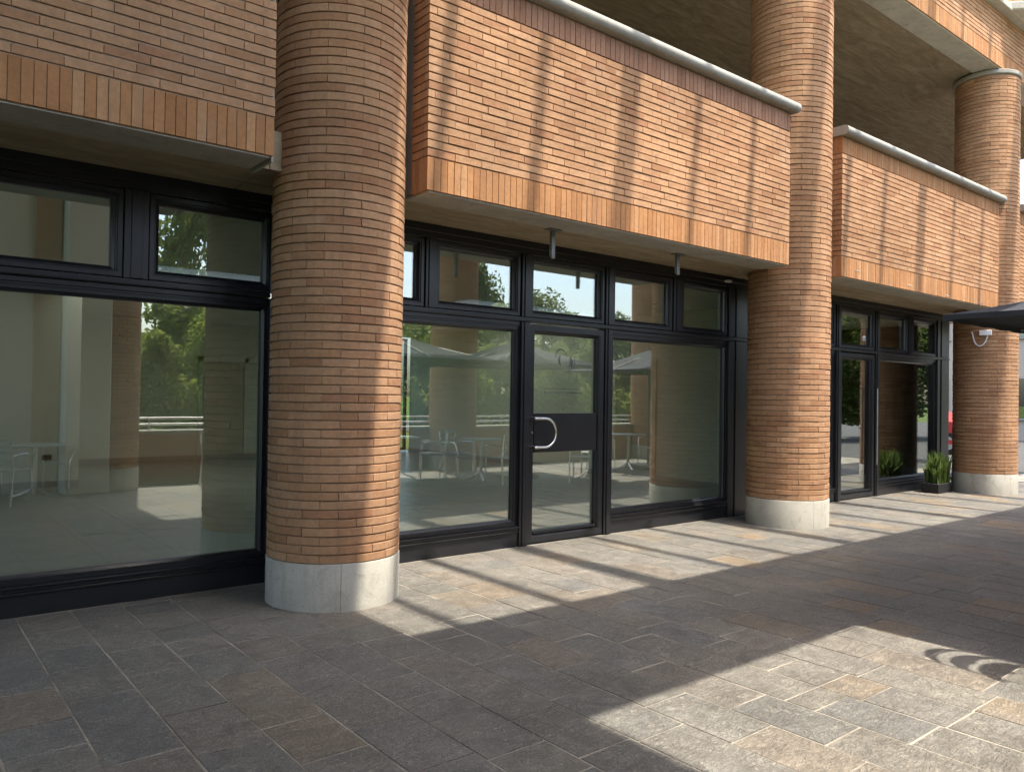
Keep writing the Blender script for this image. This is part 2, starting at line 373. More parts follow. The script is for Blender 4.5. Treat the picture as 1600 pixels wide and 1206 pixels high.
# ------------------------------------------------------------------ brick columns
R, CH, CB = .48, .0612, .33
def arc_brick(k):
    rr = random.Random(100+k); n = 4; half = PI/12 - .0018; h = .0527; e = .0026
    rows = [(R-.035, 0), (R-e, 0), (R, e*1.2), (R, h-e), (R-e, h), (R-.035, h)]
    b = MB(); vs = []; fs = []
    for (r, z) in rows:
        for j in range(n+1):
            q = half if 0 < j < n else half - (.004 if r == R else 0)
            a = -half + 2*half*j/n
            if r == R and j in (0, n): a *= (half-.0022)/half
            vs.append((( r + rr.uniform(-.0009, .0009))*math.cos(a), (r)*math.sin(a), z + rr.uniform(-.0008, .0008)))
    m = n+1
    for i in range(5):
        for j in range(n): fs.append((i*m+j, i*m+j+1, (i+1)*m+j+1, (i+1)*m+j))
    fs += [tuple(i*m for i in range(6))[::-1], tuple(i*m+n for i in range(6))]
    return b.add(vs, fs)
ARC = [arc_brick(k) for k in range(5)]
ARCM = [fixnormals(b.build('brick', M['brick'])) for b in ARC]
for o in ARCM: COL.objects.unlink(o)
ARCME = [o.data for o in ARCM]
def column(cx, cy, top, label, limit, phase, cap=True, base=True, group='round brick columns along the shopfront'):
    root = empty('brick_column', (cx, cy, 0), label, 'column', group)
    MB().lathe(cx, cy, [(0, .02), (R-.012, .02), (R-.012, top), (0, top)], 64).build('mortar_core', M['mortar'], root, True)
    if base:
        for a0 in (math.radians(250), math.radians(70)):
            a1 = a0 + PI - .006
            prof = [(R-.06, 0), (R+.004, 0), (R+.004, CB-.012), (R+.001, CB-.004), (R-.008, CB-.001), (R-.06, CB-.001)]
            b = MB().lathe(cx, cy, prof, 40, a0, a1)
            m = 41
            b.f += [tuple(k*m for k in range(6)), tuple(k*m+40 for k in range(6))[::-1]]
            fixnormals(b.build('concrete_base', M['concrete'], root, True))
    if cap:
        MB().lathe(cx, cy, [(0, top), (R+.012, top), (R+.022, top+.012), (R+.022, top+.058), (R+.012, top+.07), (0, top+.07)], 64).build('capital_ring', M['concrete_light'], root, True)
    n = int((top - CB)/CH); items = []
    for i in range(n):
        z = CB + .004 + i*CH
        for k in range(12):
            a = phase + (k + .5*(i % 2))*PI/6 + random.uniform(-.004, .004)
            px, py = cx + R*math.cos(a), cy + R*math.sin(a)
            d = Vector((px, py, z)) - CAM; f = -(math.cos(a)*d.x + math.sin(a)*d.y)/d.length
            ok, dist = seen(px, py, z)
            sc = f/d.length**2 if (ok and f > .02) else -1
            items.append((sc, px, py, z, a))
    items.sort(reverse=True); rest = MB()
    for q, (sc, px, py, z, a) in enumerate(items):
        dr = random.uniform(-.003, .003); v = random.randrange(5); tz = random.uniform(-.0012, .0012)
        if q < limit and sc > 0:
            put('brick', ARCME[v], root, (cx + dr*math.cos(a), cy + dr*math.sin(a), z+tz), a)
        else:
            ca, sa = math.cos(a), math.sin(a)
            rest.add([(cx + (x+dr)*ca - y*sa, cy + (x+dr)*sa + y*ca, z+tz+zz) for x, y, zz in ARC[v].v], ARC[v].f)
    if rest.v: tag(fixnormals(rest.build('brickwork', M['brick'], root)), kind='stuff')
    return root
column(2.66, 5.37, 6.9, 'nearest round brick column on a concrete base, half in shade beside the left window', 300, .12)
column(8.64, 5.33, 6.9, 'middle round brick column on a concrete base, right of the glass door', 300, .3)
column(14.57, 5.29, 6.9, 'farthest round brick column with a round cable loop, right edge of the photo', 0, .2)

# ------------------------------------------------------------------ brick parapets
def flat_brick(L, h, D, k, j=.0011, e=.0025):
    rr = random.Random(200+k); b = MB().bbox(0, L, 0, D, 0, h, e)
    b.v = [(x, y + (rr.uniform(-j, j) if y < .01 else 0), z + rr.uniform(-j*.6, j*.6)) for x, y, z in b.v]; return b
PC = .0633
STR = [flat_brick(.2485, .0525, .06, k) for k in range(5)]; STRM = [b.mesh('brick', M['brick']) for b in STR]
SOL = [flat_brick(.0585, .248, .06, 20+k, .0012, .0016) for k in range(5)]; SOLM = [b.mesh('soldier_brick', M['soldier']) for b in SOL]
SOT = [flat_brick(.0565, .206, .06, 40+k, .0012, .0022) for k in range(5)]; SOTM = [b.mesh('soldier_brick', M['soldier_top']) for b in SOT]
def parapet(x0, x1, zb, label, limit, sol_objs, courses=20, top_soldier=True, coping=True, mort='mortar'):
    root = empty('brick_parapet', ((x0+x1)/2, YP+.1, zb), label, 'parapet', 'brick balcony parapets')
    ztop_st = zb + .255 + courses*PC; ztop = ztop_st + (.214 if top_soldier else 0)
    MB().box(x0+.012, x1-.010, YP+.012, 5.19, zb+.004, ztop).build('mortar_core', M[mort], root)
    bk = MB().box(x0+.03, x1-.03, 5.19, 5.33, zb+.02, ztop-.02)
    bk.box(x0+.025, x1-.025, YP+.02, 5.32, zb-.012, zb+.003)
    bk.build('concrete_backing', M['concrete'], root)
    items = []
    for i in range(courses):
        z = zb + .2585 + i*PC; x = x0 - (.1255 if i % 2 else 0) + random.uniform(-.006, .006) - (.06 if i % 5 == 2 else 0)
        while x < x1 - .004:
            a, b_ = max(x, x0), min(x+.2485, x1)
            if b_-a > .02: items.append([0, a, b_, z, 'S'])
            x += .2515
    for it in items:
        ok, d = seen((it[1]+it[2])/2, YP, it[3]+.03); it[0] = (it[2]-it[1])/d**2 if ok else -1
    items.sort(key=lambda t: -t[0]); rest = MB(); rest_s = MB()
    for q, (sc, a, b_, z, _) in enumerate(items):
        v = random.randrange(5); dy = random.uniform(-.0028, .0028); s = ((b_-a)/.2485, 1, 1); tz = random.uniform(-.001, .001)
        if q < limit and sc > 0: put('brick', STRM[v], root, (a, YP+dy, z+tz), 0, s)
        else: rest.add([(a+x*s[0], YP+dy+y, z+tz+zz) for x, y, zz in STR[v].v], STR[v].f)
    for zz0, MBs, MEs, pitch in ((zb, SOL, SOLM, .0615),) + (((ztop_st+.004, SOT, SOTM, .0625),) if top_soldier else ()):
        n = max(1, round((x1-x0)/pitch)); p = (x1-x0)/n; wd = MBs[0].v; wmax = max(t[0] for t in wd)
        for k in range(n):
            v = random.randrange(5); dy = random.uniform(-.0012, .0012); xx = x0 + k*p; s = (p-(.0036 if MBs is SOL else .005))/wmax
            if sol_objs and seen(xx, YP, zz0+.1)[0]: put('soldier_brick', MEs[v], root, (xx, YP+dy, zz0), 0, (s, 1, 1))
            else: (rest_s if MBs is SOL else rest_s).add([(xx+x*s, YP+dy+y, zz0+z) for x, y, z in MBs[v].v], MBs[v].f)
    # left return: brick ends seen end-on, alternating header and closer
    ret = MB()
    for i in range(courses):
        z = zb + .2585 + i*PC
        for (ya, yb) in (((YP+.062, 5.185),) if i % 2 else ((YP+.062, YP+.105), (YP+.110, 5.185))):
            ret.bbox(x0, x0+.05, ya, yb, z, z+.0535, .002)
    for k in range(3):
        ret.bbox(x0, x0+.05, YP+.0635+.054*k, YP+.115+.054*k, zb, zb+.248, .0015)
        if top_soldier: ret.bbox(x0, x0+.05, YP+.0635+.054*k, YP+.113+.054*k, ztop_st+.004, ztop_st+.21, .0015)
    rest.add(ret.v, ret.f)
    if rest.v: tag(rest.build('brickwork', M['brick'], root), kind='stuff')
    if rest_s.v: tag(rest_s.build('soldier_course', M['soldier'], root), kind='stuff')
    if coping:
        r = .057; cyy, cz = YP-.040, ztop + r
        prof = [(cyy - r*math.sin(t*PI/12), cz - r*math.cos(t*PI/12)) for t in range(13)] + [(5.38, cz+r), (5.38, cz-r)]
        b = MB().extrude_x(prof, x0-.035, x1+.06)
        fixnormals(b.build('coping', M['concrete_light'], root, True))
        for e in (x1+.06,):
            m = MB(); vs = []; fs = []
            for j in range(5):
                rr = r*math.cos(j*PI/8)
                vs += [(e + r*.8*math.sin(j*PI/8), cyy - rr*math.sin(t*PI/12)*1, cz - rr*math.cos(t*PI/12)) for t in range(13)]
            for j in range(4):
                for t in range(12): fs.append((j*13+t, j*13+t+1, (j+1)*13+t+1, (j+1)*13+t))
            fixnormals(m.add(vs, fs).build('coping_nose', M['concrete_light'], root, True))
    return root
P1 = parapet(3.165, 8.04, 3.033, 'sunlit brick balcony parapet above the glass door with striped shadows', 300, True)
P2 = parapet(9.20, 14.19, 3.033, 'farther sunlit brick balcony parapet between the middle and farthest columns', 300, False)
P0 = parapet(-3.0, 1.985, 3.04, 'shaded brick balcony parapet above the left window', 300, True, mort='mortar_pale')
MB().bbox(1.992, 2.006, 5.03, 5.38, 3.018, 4.74, .002).build('end_plate', M['concrete'], P0)
PU = parapet(9.2, 20.0, 7.0, 'brick parapet of the upper storey in the top right corner', 0, False, 10, False, False)
P3 = parapet(15.1, 20.0, 3.033, 'sliver of brick balcony parapet beyond the farthest column', 0, False)
b = MB().bbox(9.0, 20.0, 4.81, 5.5, 7.89, 8.0, .01)
fixnormals(b.build('cornice', M['concrete'], PU))
b = MB().lathe(14.9, 5.3, [(0, 7.90), (.80, 7.90), (.82, 7.92), (.82, 8.02), (.80, 8.04), (0, 8.04)], 48); b.build('round_cornice', M['concrete'], PU, True)
pn = [(9.55, 3.14), (11.0, 3.10), (12.2, 3.07), (13.4, 3.07)]
for x, z in pn:                                        # little pegs left in the soldier course
    MB().tube([(x, 4.965, z), (x+.01, 4.93, z-.012), (x+.02, 4.915, z-.03)], .006, 6).build('peg', M['bracket'], P2)

# ------------------------------------------------------------------ concrete slabs
sl1 = empty('balcony_slab', (5, 6, 3.06), 'board formed concrete balcony slab over the shopfronts', 'slab')
for (x0, x1) in ((-8, 2.1), (2.1, 8.64), (8.64, 15.6)):
    MB().box(x0+.004, x1-.004, 5.322, 6.2, 3.055, 3.33).build('soffit_panel', M['board_low'], sl1)
MB().box(-8, 16.2, 6.2, 9.6, 3.06, 3.33).build('floor_deck', M['concrete'], sl1)
sl2 = empty('upper_slab', (9, 7, 7.0), 'board formed concrete ceiling of the upper balcony', 'slab')
for x0, x1 in ((-8, 2.66), (2.66, 8.64), (8.64, 14.57), (14.57, 20)):
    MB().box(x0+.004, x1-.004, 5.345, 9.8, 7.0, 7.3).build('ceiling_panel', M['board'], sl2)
MB().box(-8, 20, 4.985, 5.34, 6.985, 7.25).build('edge_beam', M['concrete'], sl2)
bw = empty('upper_wall', (5, 9.65, 3.3), 'dim wall at the back of the upper balcony', 'wall')
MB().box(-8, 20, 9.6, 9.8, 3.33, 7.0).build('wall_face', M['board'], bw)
up_ = empty('upper_storey', (5, 5.3, 8), 'brick wall of the storey above the upper balcony', 'wall')
MB().box(-10, 20, 5.35, 5.7, 7.3, 11).build('wall_face', M['brick'], up_)
MB().box(-10, 9.0, 4.97, 5.34, 7.25, 8.0).build('brick_band', M['brick'], up_)

# ------------------------------------------------------------------ shopfronts
YG = YF + .055
SASH = [(0, YF+.06), (0, YF-.006), (.004, YF-.012), (.034, YF-.012), (.040, YF-.002), (.046, YF-.002), (.050, YF+.012), (.066, YF+.026), (.074, YF+.030), (.074, YF+.06)]
FIX = [(0, YF+.06), (0, YF+.002), (.012, YF+.002), (.014, YF+.010), (.040, YF+.010), (.046, YF+.022), (.058, YF+.032), (.064, YF+.034), (.064, YF+.06)]
def pane(x0, x1, z0, z1, parent):
    return MB().box(x0-.006, x1+.006, YG-.004, YG+.004, z0-.006, z1+.006).build('glass_pane', M['glass'], parent)
def window(name, gx0, gx1, gz0, gz1, prof, parent):
    i = prof[-1][0]
    o = fixnormals(MB().ringsweep(gx0-i, gx1+i, gz0-i, gz1+i, prof).build(name, M['frame'], parent))
    pane(gx0, gx1, gz0, gz1, o); return o
def bar(mb, x0, x1, z0, z1, y0=YF-.03, y1=YF+.10, b=.003): mb.bbox(x0, x1, y0, y1, z0, z1, b)
ZC0, ZC1, ZL0, ZL1 = 2.37, 2.845, .268, 2.137
def shopfront(dx, label, clear, lows, door, mull, post, xl, xr, mid=True):
    root = empty('shopfront', ((xl+xr)/2+dx, YF, 0), label, 'shopfront', 'black framed glass shopfronts')
    f = MB(); X = lambda v: v+dx
    bar(f, X(xl), X(xr), 2.925, 3.058, YF-.02, YF+.1)                       # head
    f.bbox(X(xl), X(xr), YF-.034, YF-.018, 2.985, 3.052, .003)
    bar(f, X(xl), X(xr), 2.243, 2.290, YF-.026, YF+.1)                     # transom
    f.bbox(X(xl), X(xr), YF-.036, YF-.024, 2.250, 2.268, .002)
    fixnormals(f.build('head_and_transom', M['frame'], root))
    for (a, b_) in mull:
        for z0, z1 in (((2.292, 2.923),) if (a, b_) not in post else ((.0, 2.241), (2.292, 2.923))):
            m = MB(); bar(m, X(a), X(b_), z0, z1, YF-.03, YF+.1)
            if b_-a > .03: m.bbox(X(a)+(b_-a)*.28, X(a)+(b_-a)*.72, YF-.042, YF-.028, z0+.002, z1-.002, .002)
            fixnormals(m.build('mullion', M['frame'], root))
    for (a, b_) in clear: window('top_window', X(a), X(b_), ZC0, ZC1, SASH, root)
    for (a, b_) in lows:
        window('shop_window', X(a), X(b_), ZL0, ZL1, FIX, root)
        s = MB(); xa, xb = X(a)-.064, X(b_)+.064
        s.bbox(xa, xb, YF-.012, YF+.09, 0, .142, .003)
        s.bbox(xa, xb, YF-.030, YF+.09, .144, .160, .003)
        s.bbox(xa, xb, YF-.018, YF+.09, .162, .186, .003)
        s.bbox(xa, xb, YF-.034, YF+.09, .188, .202, .003)
        fixnormals(MB().bbox(xa, xb, YF-.006, YF+.09, ZL1+.066, 2.241, .003).build('top_rail', M['frame'], root))
        fixnormals(s.build('sill_panel', M['frame'], root))
    if door:
        a, b_ = door
        d = fixnormals(MB().ringsweep(X(a), X(b_), .014, 2.225, [(0, YF+.06), (0, YF-.008), (.003, YF-.014), (.060, YF-.014), (.066, YF-.004), (.074, YF-.002), (.078, YF+.012), (.092, YF+.026), (.092, YF+.06)]).build('door', M['frame'], root))
        gx0, gx1 = X(a)+.092, X(b_)-.092
        if mid: fixnormals(MB().bbox(gx0-.002, gx1+.002, YF+.004, YF+.075, .925, 1.325, .003).build('middle_panel', M['frame'], d))
        q = MB().bbox(gx0-.002, gx1+.002, YF+.0, YF+.07, .10, .130, .003); fixnormals(q.build('bottom_rail', M['frame'], d))
        if mid: pane(gx0, gx1, 1.332, 2.128, d); pane(gx0, gx1, .136, .918, d)
        else: pane(gx0, gx1, .136, 2.128, d)
    return root
CL = [(2.95, 3.767), (4.03, 4.90), (5.178, 6.095), (6.372, 7.24), (7.56, 8.334)]
MU = [(2.40, 2.872), (3.845, 3.952), (4.985, 5.095), (6.178, 6.290), (7.318, 7.480), (8.412, 8.88)]
PO = [MU[0], MU[2], MU[3], MU[5]]
sfM = shopfront(0, 'middle black shopfront with the glass door and curved steel handle', CL, [(2.95, 4.918), (6.358, 8.346)], (5.101, 6.172), MU, PO, 2.875, 8.90)
sfL = shopfront(-5.985, 'left black shopfront with one wide window', CL, [(5.0, 8.33)], (2.9, 3.9), MU, PO, 2.875, 8.385)
sfR = shopfront(6.08, 'far black shopfront right of the middle column', CL, [(2.95, 4.918), (6.358, 8.346)], (5.101, 6.172), MU[1:], PO[1:], 2.875, 8.90, False)
door = [o for o in sfM.children if o.name.startswith('door')][0]
def rail_handle(parent, x, z0, z1, reach):
    h = MB(); y = YF-.014; zc = (z0+z1)/2; rr = (z1-z0)/2; pts = [(x, y, z1), (x, y-.07, z1), (x+.06, y-.078, z1)]
    for k in range(13):
        a = PI/2 - PI*k/12; pts.append((x+reach-rr + rr*math.cos(a), y-.078, zc + rr*math.sin(a)))
    pts += [(x+.06, y-.078, z0), (x, y-.07, z0), (x, y, z0)]
    h.tube(pts, .0145, 12); o = h.build('handle', M['chrome'], parent, True)
    for z in (z0, z1): MB().lathe(0, 0, [(0, 0), (.024, 0), (.024, .006), (0, .006)], 20).build('rose', M['chrome'], o).matrix_local = Matrix.Translation(Vector((x, y-.0005, z))-wloc(o)) @ Matrix.Rotation(PI/2, 4, 'X')
rail_handle(door, 5.135, .985, 1.275, .27)
lk = MB().tube([(5.137, YF-.030, 1.13), (5.137, YF-.012, 1.13)], .014, 14); lk.build('lock', M['chrome'], door, True)
for o in sfR.children:
    if o.name.startswith('door'): MB().tube([(12.23, YF-.07, .5), (12.23, YF-.07, 1.7)], .012, 10).build('handle', M['steel'], o, True)
# faded emblem stuck to the door glass
em = MB(); ex, ez, yd = 5.62, 1.86, YG-.0065
def arcstrip(mb, cx, cz, ra, a0, a1, w0, w1, n=20):
    vs = []; fs = []
    for k in range(n+1):
        t = k/n; a = a0 + (a1-a0)*t; wd = w0 + (w1-w0)*math.sin(PI*t)
        for s in (-.5, .5):
            for dy in (0, .001): vs.append((cx + (ra+s*wd)*math.cos(a), yd+dy, cz + (ra+s*wd)*math.sin(a)))
    for k in range(n):
        q = k*4; fs += [(q, q+4, q+6, q+2), (q+1, q+3, q+7, q+5)]
    mb.add(vs, fs)
arcstrip(em, ex, ez, .12, -1.15, .55, .01, .055); arcstrip(em, ex-.03, ez+.06, .075, .2, 3.3, .006, .02); arcstrip(em, ex+.03, ez+.02, .085, 2.4, 3.9, .006, .028); arcstrip(em, ex+.02, ez, .15, -1.0, .4, .004, .012)
em.build('emblem', M['decal'], door)
e2 = MB().box(5.36, 5.86, yd, yd+.001, 1.575, 1.582).box(5.36, 5.90, yd, yd+.001, 1.532, 1.546); e2.build('emblem_line', M['decal'], door)

# ------------------------------------------------------------------ interior
fl = MB().box(-8, 16.0, 6.15, 18, -.02, -.004).build('interior_floor', M['grout']); tag(fl, kind='structure')
tl = MB()
for i in range(40):
    for j in range(20):
        x, y = -8+.6*i, 6.16+.6*j
        tl.box(x+.002, min(x+.598, 15.98), y+.002, y+.598, -.01, 0)
tag(tl.build('floor_tiles', M['tile'], fl), kind='stuff')
ce = MB().box(-8, 16, 6.2, 10.0, 3.0, 3.05)
ce.box(-8, 16, 14.2, 18, 3.0, 3.05)
XS = (-8, 2.2, 5.6, 7.2, 10.6, 16)
for k in range(0, 6, 2): ce.box(XS[k], XS[k+1], 10.0, 14.2, 3.0, 3.05)
ce = ce.build('interior_ceiling', M['ceilplaster']); tag(ce, kind='structure')
for k in (1, 3): MB().box(XS[k]+.002, XS[k+1]-.002, 10.002, 14.198, 3.02, 3.03).build('added_rooflight', M['frost'], ce)  # added translucent panels, out of view, spreading sunlight to brighten the shop
iw = empty('interior_wall', (2, 17.7, 0), 'pale plaster back wall inside the empty shop', 'wall')
MB().box(1.7, 7.0, 17.7, 17.9, 0, 3.0).box(-4.75, -1.55, 17.7, 17.9, 0, 3.0).build('wall_face', M['plaster'], iw)
for x0, x1 in ((-8, -4.8), (-1.5, 1.65), (7.05, 8.9), (8.95, 10.8)):
    q = fixnormals(MB().ringsweep(x0, x1, .05, 2.95, [(0, 17.75), (.05, 17.75), (.05, 17.85), (0, 17.85)]).build('added_rear_window', M['frame'], iw))  # windows added outside the view to light the shop from behind
    MB().box(x0+.045, x1-.045, 17.797, 17.803, .095, 2.905).build('glass_pane', M['added_glass'], q)
MB().box(1.7, 7.0, 17.68, 17.7, 0, .1).build('skirting', M['plasticgrey'], iw)
q = MB().box(5.55, 6.45, 17.64, 17.69, 0.1, 2.15).build('door', M['wood'], iw); MB().box(5.63, 5.75, 17.60, 17.64, 1.0, 1.03).build('handle', M['steel'], q)
MB().box(5.45, 5.54, 17.62, 17.69, .1, 2.25).box(6.46, 6.55, 17.62, 17.69, .1, 2.25).box(5.45, 6.55, 17.62, 17.69, 2.16, 2.25).build('door_frame', M['plaster'], iw)
pw = empty('partition_wall', (10.95, 12, 0), 'pale plaster partition inside, beyond the right pane of the middle shopfront', 'wall')
MB().box(10.86, 11.02, 6.2, 17.7, 0, 3.0).build('wall_face', M['plaster'], pw)
MB().box(10.845, 10.86, 6.2, 17.7, 0, .1).build('skirting', M['plasticgrey'], pw)
MB().box(10.83, 10.858, 9.3, 10.3, .1, 2.2).build('door', M['wood'], pw)
sw = empty('side_wall', (-8, 12, 0), 'plaster wall with added glazing for daylight at the far left end of the shop', 'wall'); MB().box(-8.2, -8.0, 6.1, 17.9, 0, .5).build('wall_face', M['plaster'], sw)
MB().box(-8.2, -8.0, 6.1, 17.9, 2.9, 3.05).build('lintel', M['plaster'], sw)
MB().box(-8.11, -8.10, 6.1, 17.9, .5, 2.9).build('glass_pane', M['added_glass'], sw)  # unseen glazing added so skylight reaches the interior
cw = empty('inner_partition', (1.6, 13.8, 0), 'pale plaster pier inside behind the left window', 'wall')
MB().box(-1.0, 2.45, 13.7, 13.9, 0, 3).build('wall_face', M['plaster'], cw); MB().box(-1.0, 2.45, 13.685, 13.7, 0, .1).build('skirting', M['plasticgrey'], cw)
q = MB().bbox(1.95, 2.08, 13.688, 13.699, .42, .50, .003); q.build('socket', M['black'], cw)
# cafe behind the far shopfront
cb = empty('cafe_wall', (14, 11, 0), 'dark panelled wall inside the far shop', 'wall')
MB().box(11.02, 16, 10.6, 10.8, 0, 3).build('wall_face', M['darkwall'], cb)
MB().box(15.9, 16.0, 6.6, 10.6, 0, 3).build('side_face', M['darkwall'], cb)
MB().box(12.6, 13.5, 10.55, 10.6, .0, 2.1).build('doorway', M['black'], cb)
ap = empty('appliance', (12.6, 8.3, 0), 'white appliance standing inside the far shop doorway', 'appliance')
q = MB().bbox(12.36, 12.84, 8.05, 8.6, .12, .86, .02); fixnormals(q.build('body', M['white'], ap)); q = MB().bbox(12.34, 12.86, 8.03, 8.62, .87, .92, .01); fixnormals(q.build('lid', M['white'], ap))
for x in (12.42, 12.78):
    for y in (8.12, 8.53): MB().tube([(x, y, 0), (x, y, .13)], .018, 8).build('leg', M['steel'], ap)
MB().tube([(12.52, 8.03, .62), (12.52, 8.05, .62)], .05, 16).build('dial', M['black'], ap); MB().tube([(12.68, 8.03, .62), (12.68, 8.05, .62)], .04, 16).build('dial', M['black'], ap)
ct = empty('counter', (13.6, 9.0, 0), 'pale counter inside the far shop window', 'counter')
MB().box(13.2, 15.6, 8.9, 9.4, 0, .98).build('counter_front', M['darkwall'], ct); MB().bbox(13.15, 15.65, 8.84, 9.45, .985, 1.02, .005).build('counter_top', M['tabletop'], ct)

# ------------------------------------------------------------------ soffit fittings
for x, y, zb, lab in ((4.765, 5.335, 2.755, 'left'), (6.545, 5.345, 2.80, 'right')):
    t_ = empty('ceiling_bracket', (x, y, 3.05), 'small steel bracket hanging from the soffit, %s of the two above the door' % lab, 'bracket', 'steel brackets under the balcony')
    MB().bbox(x-.075, x+.075, y-.05, y+.03, 3.010, 3.02, .002).build('plate', M['bracket'], t_)
    MB().bbox(x-.022, x+.022, y-.014, y+.012, zb, 3.010, .003).build('hanger', M['bracket'], t_)
    MB().bbox(x-.018, x+.018, y+.013, y+.022, zb+.02, 3.008, .002).build('back_strip', M['steel'], t_)
dt = empty('door_sensor', (8.33, 6.0, 2.99), 'small white sensor at the top right of the middle shopfront', 'sensor')
MB().bbox(8.29, 8.38, 5.96, 6.02, 2.972, 3.0, .006).build('case', M['white'], dt)
cl = empty('junction_box', (14.05, 5.0, 2.6), 'white junction box with looped conduit on the farthest column', 'box')
a = math.radians(-160); q = MB().bbox(-.09, .09, -.035, .02, 0, .085, .006).build('case', M['white']); q.parent = cl
q.location = Vector((14.57+.505*math.cos(a), 5.29+.505*math.sin(a), 2.60)) - cl.location; q.rotation_euler.z = a + PI/2
pts = []
for k in range(15):
    t = k/14; aa = a + .06 - .46*t; zz = 2.60 - .17*math.sin(PI*min(1, t*1.08))**.6 + .08*max(0, t-.75)*4*.8
    pts.append((14.57+.515*math.cos(aa), 5.29+.515*math.sin(aa), zz))
MB().tube(pts, .011, 8).build('conduit', M['white'], cl, True)
pl = empty('potted_plant', (13.78, 5.70, 0), 'green grassy plant in a dark box at the far shopfront corner', 'plant')
q = MB().bbox(13.5, 14.02, 5.58, 5.86, 0, .16, .01); fixnormals(q.build('planter', M['black'], pl))
lf = MB()
for k in range(240):
    x, y = random.uniform(13.56, 13.96), random.uniform(5.6, 5.82); h = random.uniform(.25, .58); a = random.uniform(0, 6.28); ln = random.uniform(.03, .2); wv = .016
    ca, sa = math.cos(a), math.sin(a); p0 = Vector((x, y, .14)); p1 = p0 + Vector((ca*ln*.3, sa*ln*.3, h*.6)); p2 = p0 + Vector((ca*ln, sa*ln, h)); s_ = Vector((-sa, ca, 0))*wv
    lf.add([p0-s_, p0+s_, p1+s_, p1-s_, p2], [(0, 1, 2, 3), (3, 2, 4)])
tag(lf.build('leaves', M['leaf_plant'], pl), kind='stuff')

# ------------------------------------------------------------------ overhead: roof, pergola, portico beam (they cast the shadows)
K = .09; ZPg = 10.8
rf = empty('solid_roof', (0, 1.5, 8.4), 'flat concrete roof over the left end of the arcade', 'roof')
MB().box(-9, 2.61+K*8.4, -2.8, 5.3, 8.4, 8.6).build('deck', M['concrete'], rf)
pg = empty('pergola', (9, 3, ZPg), 'concrete pergola of cross beams above the walkway', 'pergola')
for xg, wd in ((2.97, .105), (3.92, .12), (4.98, .25), (5.98, .105), (6.94, .10), (8.02, .23), (8.97, .12), (9.92, .105), (11.02, .25), (12.07, .105), (13.12, .105), (14.0, .23), (15.1, .105), (16.1, .105), (17.0, .29)):
    x = xg + K*ZPg; MB().box(x-wd/2, x+wd/2, 4.05-.37*ZPg, 5.345, ZPg, ZPg+.10).build('cross_beam', M['concrete'], pg)
MB().box(3.7, 20, 3.93-.37*ZPg, 4.05-.37*ZPg, ZPg-.02, ZPg+.25).build('end_beam', M['concrete'], pg)
bm = empty('portico_beam', (9, 1.5, 5.0), 'wide concrete beam of the opposite portico', 'beam')
MB().box(2.9, 22, 2.62-.37*5.0, 4.10-.37*5.0, 5.0, 5.25).build('beam', M['concrete'], bm)
for x in (2.75, 9.1, 15.1): MB().box(x-.35, x+.35, -1.4, 2.62-.37*5-.004, 5.0, 5.25).build('cross_beam', M['concrete'], bm) if x > 3 else None

# ------------------------------------------------------------------ opposite side of the terrace (seen mirrored in the glass)
column(2.69, -.95, 8.4, 'round brick column of the opposite portico mirrored in the left window', 0, .1, group='brick columns of the opposite portico', base=True, cap=False)
column(9.1, -.95, 4.93, 'round brick column of the opposite portico mirrored left of the glass door', 0, .3, group='brick columns of the opposite portico')
column(15.1, -.95, 4.93, 'round brick column of the opposite portico mirrored in the right pane', 0, .5, group='brick columns of the opposite portico')
ow = empty('opposite_wall', (-3, -1.1, 0), 'plain plaster wall of the opposite portico mirrored in the left window', 'wall')
MB().box(-9, 2.3, -1.10, -.95, 0, 4.6).build('wall_face', M['plaster'], ow)
MB().bbox(1.72, 2.06, -.948, -.85, 0, 4.6, .01).build('pilaster', M['brick'], ow)
MB().bbox(2.08, 2.66, -1.1, -.42, 0, 4.6, .01).build('plaster_pier', M['plaster'], ow)
lw = empty('terrace_wall', (6, -1.2, 0), 'low brick terrace wall with a pale stone ledge and rails', 'wall')
MB().box(2.35, 20, -1.35, -1.15, -.05, .80).build('wall_face', M['brick'], lw)
q = MB().bbox(2.35, 20, -1.42, -1.08, .80, .86, .008); q.build('ledge', M['concrete_light'], lw)
for z in (.95, 1.05): MB().tube([(2.4, -1.25, z), (20, -1.25, z)], .018, 8).build('rail', M['steel'], lw)
for k in range(10): MB().tube([(3.4+1.8*k, -1.25, .86), (3.4+1.8*k, -1.25, 1.06)], .014, 6).build('rail_post', M['steel'], lw)

